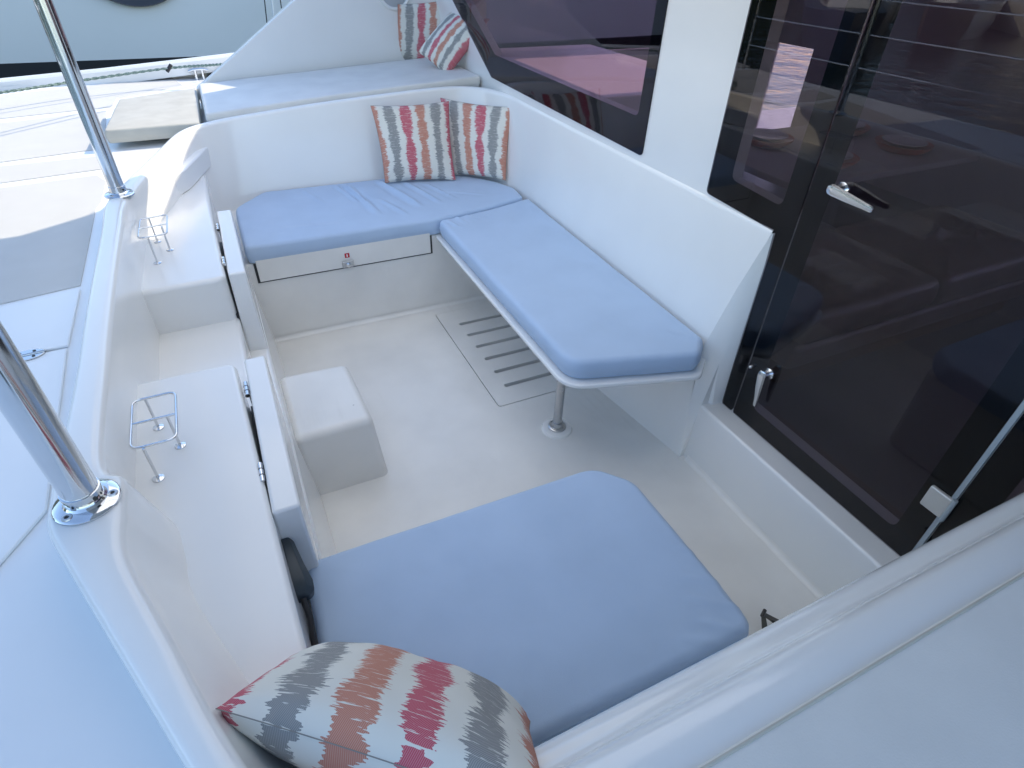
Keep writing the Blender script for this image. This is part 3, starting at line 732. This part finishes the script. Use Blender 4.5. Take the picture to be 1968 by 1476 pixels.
# ---- pillows: four world corners A (u0 v0), B (u1 v0), C (u1 v1), D (u0 v1)
def pillow(name, A, B, C, D, thick, label, seed=0, flip=False, sag=0):
    A, B, C, D = (Vector(p) for p in (A, B, C, D))
    nn = ((B - A).cross(D - A) + (C - D).cross(C - B)).normalized()
    N = 44; bm = NB(); uvl = bm.loops.layers.uv.new('UVMap'); grids = []
    for side in (1, -1):
        g = []
        for j in range(N + 1):
            row = []
            for i in range(N + 1):
                u, v = i / N, j / N
                a, b = 2 * u - 1, 2 * v - 1
                # edges pulled in between the corners
                pu = a * (1 - .055 * (1 - b * b)); pv = b * (1 - .055 * (1 - a * a))
                uu, vv = (pu + 1) / 2, (pv + 1) / 2
                p = (A * (1 - uu) + B * uu) * (1 - vv) + (D * (1 - uu) + C * uu) * vv
                prof = max(0, (1 - a * a) * (1 - b * b)) ** .42
                wrn = noise.noise((u * 3.2 + seed, v * 3.2, seed)) * .12 + noise.noise((u * 9 + seed, v * 9, seed + 4)) * .035
                dia = min(abs(a) , 1) * min(abs(b), 1)
                crease = .03 * sin((u + v) * 26 + seed) * dia * (1 - dia) * 2
                h = thick * .5 * prof * (1 + wrn + crease)
                q = p + nn * side * h - Vector((0, 0, 1)) * sag * (1 - a * a) * (1 - b * b)
                row.append(bm.verts.new(q) if side == 1 or (0 < i < N and 0 < j < N) else grids[0][j][i])
            g.append(row)
        grids.append(g)
        for j in range(N):
            for i in range(N):
                q = (g[j][i], g[j][i + 1], g[j + 1][i + 1], g[j + 1][i])
                f = bm.faces.new(q if side == 1 else q[::-1])
                uvs = ((i, j), (i + 1, j), (i + 1, j + 1), (i, j + 1))
                uvs = uvs if side == 1 else uvs[::-1]
                for lp, (x, y) in zip(f.loops, uvs): lp[uvl].uv = ((1 - x / N) if flip else x / N, y / N)
    seam = [tuple(v.co) for v in grids[0][0]] + [tuple(r[N].co) for r in grids[0][1:]] + [tuple(v.co) for v in grids[0][N][::-1][1:]] + [tuple(r[0].co) for r in grids[0][::-1][1:-1]]
    o = obj(name, bm, ikat); tag(o, label, 'pillow', 'striped pillows')
    obj('seam', tube(seam, .0009, 6, closed=True), mat('seam_thread', (.25, .24, .22), .9) if 'seam_thread' not in MATS else MATS['seam_thread'], o)
    return o
# on the far bench
pillow('pillow', at(740, 352, .556), at(876, 346, .556), aty(863, 194, 3.56), aty(712, 203, 3.60), .13, 'striped pillow leaning on the far wall, left one on the blue bench', 1)
pillow('pillow', at(866, 335, .556), at(972, 347, .556), aty(986, 206, 3.34), aty(846, 188, 3.70), .12, 'striped pillow in the bench corner, half behind its neighbour', 4, flip=True)
# on the sun pad
pillow('pillow', at(757, 126, .96), at(882, 128, .97), aty(876, -4, 4.63), aty(764, 8, 4.63), .13, 'striped pillow upright against the tall panel on the far sun pad', 8)
pillow('pillow', aty(803, 100, 4.25), at(858, 148, .985), aty(942, 36, 3.95), aty(866, 24, 4.36), .13, 'striped pillow tipped on its corner beside the dark cabin window', 12)
# in the near corner
A_, B_, C_ = at(415, 1362, .87), at(588, 1258, .52), at(1019, 1386, .53)
D_ = A_ + C_ - B_
pillow('pillow', A_, D_, C_, B_, .19, 'large striped pillow in the near corner of the wide blue cushion', 20, flip=True)

# ---- near coaming with padded top
ncm = [(-.2, .302, .66), (1.62, .302, .66)]
prof = [(.330, .20), (.322, .60), (.302, .745), (.294, .775), (.280, .792), (.262, .800), (.252, .806), (.244, .818), (.236, .838), (.226, .853), (.212, .862), (.180, .868), (.152, .868)]
prof = crom(prof, 5)
xs = [-.22, 0, .3, .6, .9, 1.2, 1.45, 1.60]
struct(obj('near_coaming', grid_bm([[(x, y, z) for x in xs] for y, z in prof]), gel_g))
npad = prism(round_poly([(-.3, .1535), (1.62, .1535), (1.58, -.9), (-.3, -.9)], .03), .80, .874)
o = obj('sun_pad', npad, padw, bevel=.007, seg=4); tag(o, 'pale sun pad with a stitched edge in the near right corner', 'sun pad')
obj('piping', tube([(-.28, .147, .8735), (.6, .147, .8735), (1.6, .147, .8735)], .003, 8), pads, o)

dark_steel = mat('dark_steel', (.10, .095, .09), .4, .8)
# ---- small folding bracket on the floor
b0 = at(1472, 1212, .02); b1 = at(1500, 1196, .02); bt = at(1467, 1179, .07)
fbk = empty('folding_bracket', (b0.x, b0.y, 0)); tag(fbk, 'small dark steel folding bracket on the floor at the near coaming', 'bracket')
for p in (b0, b1):
    d = (bt - p); s = d.cross(Vector((0, 0, 1))).normalized() * .009
    bm = add_hull8(NB(), [p + s + Vector((0, 0, -.02)), p - s + Vector((0, 0, -.02)), p - s, p + s], [bt + s * .9 + Vector((0, 0, -.004)), bt - s * .9 + Vector((0, 0, -.004)), bt - s * .9, bt + s * .9])
    obj('arm', bm, dark_steel, fbk, bevel=.001)
obj('pivot', tube([bt + Vector((-.012, -.006, .002)), bt + Vector((.012, .006, .002))], .006, 10), dark_steel, fbk)

# ---- glazing: door, fixed side pane, window
def glazing(name, outer, hole, label, cat, x=1.5965, rr=.02, hr=.03, gm=None):
    e = empty(name, (x, outer[0][0], outer[0][1])); tag(e, label, cat)
    ro = round_poly(outer, rr, 4); rh = round_poly(hole, hr, 5)
    obj('pane', plate(ro, [], yz(x), .004), gm or dgl, e, smooth=False)
    obj('black_border', plate(ro, [rh], yz(x + .0045), .002), black, e, smooth=False)
    return e
door = glazing('glass_door', [(1.205, 2.08), (1.205, .252), (.437, .243), (.437, 2.08)], [(1.13, 2.0), (1.13, .335), (.51, .325), (.51, 2.0)], 'dark tinted glass cabin door with two steel handles', 'door')
side_p = glazing('fixed_window', [(1.63, 2.08), (1.63, 1.008), (1.284, .994), (1.268, .252), (1.21, .252), (1.21, 2.08)], [(1.53, 2.0), (1.53, 1.09), (1.285, 1.075), (1.285, 2.0)], 'narrow dark fixed window between the glass door and the white pillar', 'window')
win = glazing('cabin_window', win_poly, win_hole, 'large dark cabin window above the long blue bench', 'window', gm=wgl)
rp = glazing('fixed_window', [(.42, 2.08), (.42, .245), (-.6, .245), (-.6, 2.08)], [(.34, 2.0), (.34, .34), (-.5, .34), (-.5, 2.0)], 'dark glass panel beyond the grey hinge strip at the right edge', 'window')
o = obj('hinge_strip', box((1.592, .4225, .245), (1.601, .4345, 2.08)), alu, smooth=False); tag(o, 'thin grey aluminium strip along the hinge side of the glass door', 'strip')

def handle(boss, tip, w0, w1, label):
    e = empty('handle', boss); e.parent = door; e.matrix_parent_inverse = world_of(door).inverted()
    e['label'] = label
    obj('boss', lathe([(.021, 0), (.021, .004), (.016, .010), (.0135, .030), (0, .030)], 24, (1.596, boss.y, boss.z), (-1, 0, 0)), chrome, e)
    d = Vector((0, tip.y - boss.y, tip.z - boss.z)); L = d.length; d.normalize(); s = Vector((0, -d.z, d.y))
    rws = []
    for t, wd, th in ((-.16, w0 * .55, .006), (-.10, w0 * .95, .010), (0, w0, .012), (.35, w0 * .85, .010), (.75, w1 * 1.15, .008), (.97, w1, .006), (1.0, w1 * .6, .004)):
        c = Vector((1.5605 + .004 * (t > .5), boss.y, boss.z)) + d * L * t
        rws.append([tuple(c + s * a * wd + Vector((b * th, 0, 0))) for a, b in ((-1, 0), (-.75, -.75), (0, -1), (.75, -.75), (1, 0), (.75, .75), (0, 1), (-.75, .75))])
    bm = grid_bm(rws, closed=True); bm.verts.ensure_lookup_table(); bm.faces.new(bm.verts[:8]); bm.faces.new(bm.verts[-8:])
    obj('lever', bm, chrome_m, e)
    return e
chrome_m = mat('satin_handle', (.75, .75, .74), .2, 1)
def ap(px, py): return atx(px, py, 1.595)
handle(ap(1619, 364), ap(1692, 402), .0165, .009, 'long silver door handle near the top')
handle(ap(1478, 718), ap(1462, 776), .0155, .007, 'short silver lock handle hanging down')
ck = ap(1446, 704)
obj('catch', lathe([(.007, 0), (.007, .012), (.004, .016), (0, .016)], 14, (1.596, ck.y, ck.z), (-1, 0, 0)), chrome_m, door)
# hinge block
hb = [atx(*p, 1.59) for p in ((1770, 967), (1789, 934), (1838, 958), (1806, 990))]
hc_ = sum(hb, Vector((0, 0, 0))) / 4
h = obj('hinge', box((1.580, hc_.y - .033, hc_.z - .038), (1.5955, hc_.y + .030, hc_.z + .038)), mat('hinge_plate', (.62, .60, .56), .35, .5), door, bevel=.005)
obj('hinge_barrel', tube([(1.586, hc_.y - .037, hc_.z - .042), (1.586, hc_.y - .037, hc_.z + .042)], .007, 12), alu, h)

# ---- cabin furniture behind the glass
sf = empty('sofa', (2.9, 1.6, .15)); tag(sf, 'dark brown leather sofa behind the glass door', 'sofa')
obj('plinth', box((2.03, 1.36, .15), (3.75, 2.0, .26)), brown, sf, bevel=.01)
obj('seat_base', box((2.0, 1.31, .26), (3.85, 2.0, .38)), leather, sf, bevel=.03)
def sofa_cushion(x0, x1, seed):
    wl = [(x0 + .1 + random.random() * (x1 - x0 - .2), 1.34 + random.random() * .4, x0 + .1 + random.random() * (x1 - x0 - .2), 1.4 + random.random() * .4, .02, .010) for _ in range(9)]
    return cushion('seat_cushion', round_poly([(x0, 1.30), (x1, 1.30), (x1, 1.98), (x0, 1.98)], .06), .38, .545, leather, r=.05, puff=.03, wrinkles=wl, seed=seed, step=.03, rings=24, parent=sf)
sofa_cushion(2.02, 2.885, 31); sofa_cushion(2.90, 3.85, 37)
tb = empty('dining_table', (3.6, 2.4, .15)); tag(tb, 'dining table with plates seen through the dark glass', 'table')
obj('table_top', prism(round_poly([(2.75, 2.15), (4.4, 2.15), (4.4, 3.1), (2.75, 3.1)], .08), .68, .72), cabin_w, tb, bevel=.008)
obj('pedestal', lathe([(.2, .15), (.19, .17), (.05, .2), (.05, .68)], 24, (3.6, 2.6, 0)), chrome_d, tb)
for k, (x, y, lb) in enumerate(((3.25, 2.40, 'nearest'), (3.95, 2.42, 'right'), (3.2, 2.85, 'left'), (3.95, 2.88, 'far'))):
    e = empty('plate', (x, y, .72)); tag(e, 'white plate on a terracotta charger at the %s corner of the cabin table' % {'nearest': 'near left', 'right': 'near right', 'left': 'far left', 'far': 'far right'}[lb], 'plate', 'plates on the cabin table')
    obj('charger', lathe([(.13, 0), (.165, .03), (.17, .045), (.15, .04), (0, .02)], 40, (x, y, .7215)), terr, e)
    obj('dish', lathe([(.08, 0), (.13, .022), (.132, .026), (.09, .014), (0, .012)], 40, (x, y, .752)), china, e)
o = obj('side_counter', box((1.75, 2.9, .15), (2.9, 4.62, 1.06)), china, bevel=.01); tag(o, 'pale cabin counter behind the large dark window', 'counter')
obj('sill_trim', box((1.70, .50, .15), (1.73, 1.16, .285)), brown, bpy.data.objects['cabin_floor'], bevel=.006)

# ---- far side: rope along the gunwale, cleat, neighbour boat
rp_ = [at(-120, 188, .90), at(0, 178, .90), at(160, 154, .905), at(325, 131, .93), at(420, 124, .95), at(480, 117, .97)]
dense = crom([tuple(p) for p in rp_], 40)
bm = NB()
for ph in (0, pi):
    add_tube(bm, [(p[0], p[1] + .004 * cos(i * .9 + ph), p[2] + .004 * sin(i * .9 + ph)) for i, p in enumerate(dense)], .0055, 6)
o = obj('mooring_rope', bm, rope_m); tag(o, 'dark green flecked rope stretched along the far gunwale', 'rope')
kp = at(325, 131, .93); o = obj('rope_clip', tube([kp + Vector((-.02, 0, -.022)), kp + Vector((.0, 0, .0)), kp + Vector((.02, 0, .022))], .012, 8), rubber); tag(o, 'small black clip on the green rope', 'clip')
e = empty('deck_cleat', at(385, 150, .81)); tag(e, 'small deck cleat with dark rope beyond the slanted panel', 'cleat')
cc = at(385, 150, .81)
obj('horn', tube([cc + Vector((-.07, 0, .05)), cc + Vector((-.03, 0, .06)), cc + Vector((.03, 0, .06)), cc + Vector((.07, 0, .05))], [.007, .011, .011, .007], 10), chrome, e)
for q in (-.025, .025): obj('post', tube([cc + Vector((q, 0, -.01)), cc + Vector((q, 0, .06))], .010, 10), chrome, e)
bm = NB()
for k in range(5):
    add_tube(bm, [cc + Vector((.11 + .05 * cos(a) + .02 * k, .04 + .06 * sin(a), .0 + .012 * k)) for a in [2 * pi * j / 20 for j in range(20)]], .010, 6, closed=True)
o = obj('rope_coil', bm, hull_d); tag(o, 'dark coiled line on the side deck by the cleat', 'rope')

nbt = empty('motor_yacht', (0, 14, -.9)); tag(nbt, 'pale grey hull of the neighbouring yacht moored across the far side', 'boat')
xs = [-9 + k for k in range(26)]
def hy(x): return 14.0 + .004 * (x - 2) ** 2
rows = [[(x, hy(x) + dy, z) for x in xs] for z, dy in ((-.30, .16), (0, .11), (.5, .05), (1.0, .0), (1.6, -.06), (2.3, -.12), (2.4, -.1), (2.42, .3), (2.42, 3))]
obj('hull', grid_bm(rows), hullw, nbt)
obj('boot_stripe', grid_bm([[(x, hy(x) + dy, z) for x in xs] for z, dy in ((-1.2, .25), (-.30, .159))]), hull_d, nbt)
wc = aty(252, -47, 13.93)
prt = []
obj('porthole', lathe([(.0, 0), (1, 0), (1.05, .02), (1.1, .02), (1.1, -.04)], 48, (0, 0, 0)), mat('port_frame', (.03, .03, .035), .25), nbt)
ph = bpy.data.objects['porthole']; ph.data.transform(Matrix.Diagonal((.66, .42, 1, 1))); ph.data.transform(Matrix.Translation((wc.x, 13.99, wc.z)) @ Matrix.Rotation(pi / 2, 4, 'X'))
for k, (px, pe, m_, r_) in enumerate(((506, (513, 44), rubber, .010), (519, (526, 34), gel, .022), (534, (541, 16), rubber, .010))):
    a = aty(px - 4, -60, 13.75); b = aty(*pe, 13.75)
    e = obj('fender_line', tube([a, b], r_, 8), m_)
    tag(e, ('left dark line hanging down the neighbouring hull', 'white line hanging between two dark ones on the neighbouring hull', 'right dark line hanging down the neighbouring hull')[k], 'line')

# ---- stern rail and moored boats that the dark glass mirrors
sr = empty('stern_rail', (-1.42, 2, .8)); tag(sr, 'steel stern rail with three wires mirrored in the dark door glass', 'rail')
for y in (-1.2, 1.5, 4.6): obj('stanchion', tube([(-1.42, y, .8), (-1.42, y, 1.45)], .0125, 10), chrome, sr)
for z in (1.0, 1.22, 1.44): obj('wire', tube([(-1.42, -1.2, z), (-1.42, 4.6, z)], .005, 6), chrome, sr)
def boat(x, y, rz, L, col, label, mast=True):
    e = empty('moored_boat', (x, y, -.9), rz); tag(e, label, 'boat', 'boats moored across the harbour')
    mt = world_of(e)
    rows = []
    for z, wf in ((-.2, .72), (.35, .9), (1.05, 1.0), (1.1, .93)):
        r_ = []
        for k in range(15):
            t = k / 14; wd = .17 * L * wf * (1 - max(0, (t - .45) / .55) ** 2.2)
            r_.append((t * L - L / 2 + (z * .35 if t == 1 else 0), wd, z + .25 * max(0, t - .5)))
        r2 = [(p[0], -p[1], p[2]) for p in r_[::-1]]
        rows.append(r_ + r2)
    bm = grid_bm(rows, closed=True); bm.verts.ensure_lookup_table(); bm.faces.new(bm.verts[-30:])
    bmesh.ops.transform(bm, matrix=mt, verts=bm.verts); obj('hull', bm, col, e)
    bm = add_hull8(NB(), [(-L * .28, -.11 * L, 1.0), (L * .2, -.09 * L, 1.0), (L * .2, .09 * L, 1.0), (-L * .28, .11 * L, 1.0)],
                   [(-L * .24, -.085 * L, 1.75), (L * .08, -.07 * L, 1.75), (L * .08, .07 * L, 1.75), (-L * .24, .085 * L, 1.75)])
    bmesh.ops.transform(bm, matrix=mt, verts=bm.verts); ch = obj('cabin', bm, gel, e, bevel=.08)
    for s in (-1, 1):
        for k in range(3):
            bm = box((-L * .2 + k * L * .1, s * .097 * L - .03, 1.25), (-L * .2 + k * L * .1 + L * .07, s * .097 * L + .03, 1.55))
            bmesh.ops.transform(bm, matrix=mt, verts=bm.verts); obj('window', bm, black, ch, smooth=False)
    if mast:
        bm = tube([(L * .05, 0, 1.7), (L * .05, 0, 1.3 * L)], .08, 10); bmesh.ops.transform(bm, matrix=mt, verts=bm.verts); obj('mast', bm, alu, e)
        bm = tube([(L * .05, 0, 2.6), (-L * .36, 0, 2.5)], .11, 10); bmesh.ops.transform(bm, matrix=mt, verts=bm.verts); obj('boom', bm, hull_d, e)
    return e
blue_h = mat('navy_hull', (.03, .05, .10), .3); rust_h = mat('varnished_hull', (.15, .085, .055), .35)
boat(-15.5, 15.0, -.75, 7, blue_h, 'navy hulled sailing boat mirrored near the top of the door glass')
boat(-22, 19.5, -.7, 9, hullw, 'white sailing boat mirrored high in the door glass')
boat(-24, 16.5, -.5, 7, gel, 'white motor boat without a mast mirrored in the door glass', False)
boat(-21, 15.2, -.3, 4.0, rust_h, 'small brown wooden boat mirrored low in the door glass', False)
boat(-20, 17.2, -.6, 3.6, gel, 'small white boat mirrored nearest in the door glass', False)
boat(-27, 15, -.9, 8, gel, 'white sailing boat mirrored at the right edge of the door glass')
boat(-13, 24, -.9, 10, blue_h, 'second navy boat mirrored beside the white pillar')
boat(-34, 27, -.4, 11, hullw, 'far white boat mirrored between the others')
for k, (a, b) in enumerate((((.44, 4.71, 2.0), (1.39, 5.65, 2.0)), ((.55, 5.32, 2.0), (1.35, 5.76, 2.0)), ((.47, 4.66, 2.0), (1.42, 5.52, 2.0)))):
    a, b = Vector(a), Vector(b); d = (b - a)
    o = obj('stay_wire', tube([a - d * 1.6 - Vector((0, 0, .15)), a, b, b + d * .9 + Vector((0, 0, .12))], .006, 6), chrome_d)
    tag(o, ('stay wire whose shadow crosses the middle of the sunlit deck', 'stay wire whose shadow falls nearest the far gunwale', 'stay wire running beside the middle one')[k], 'wire')
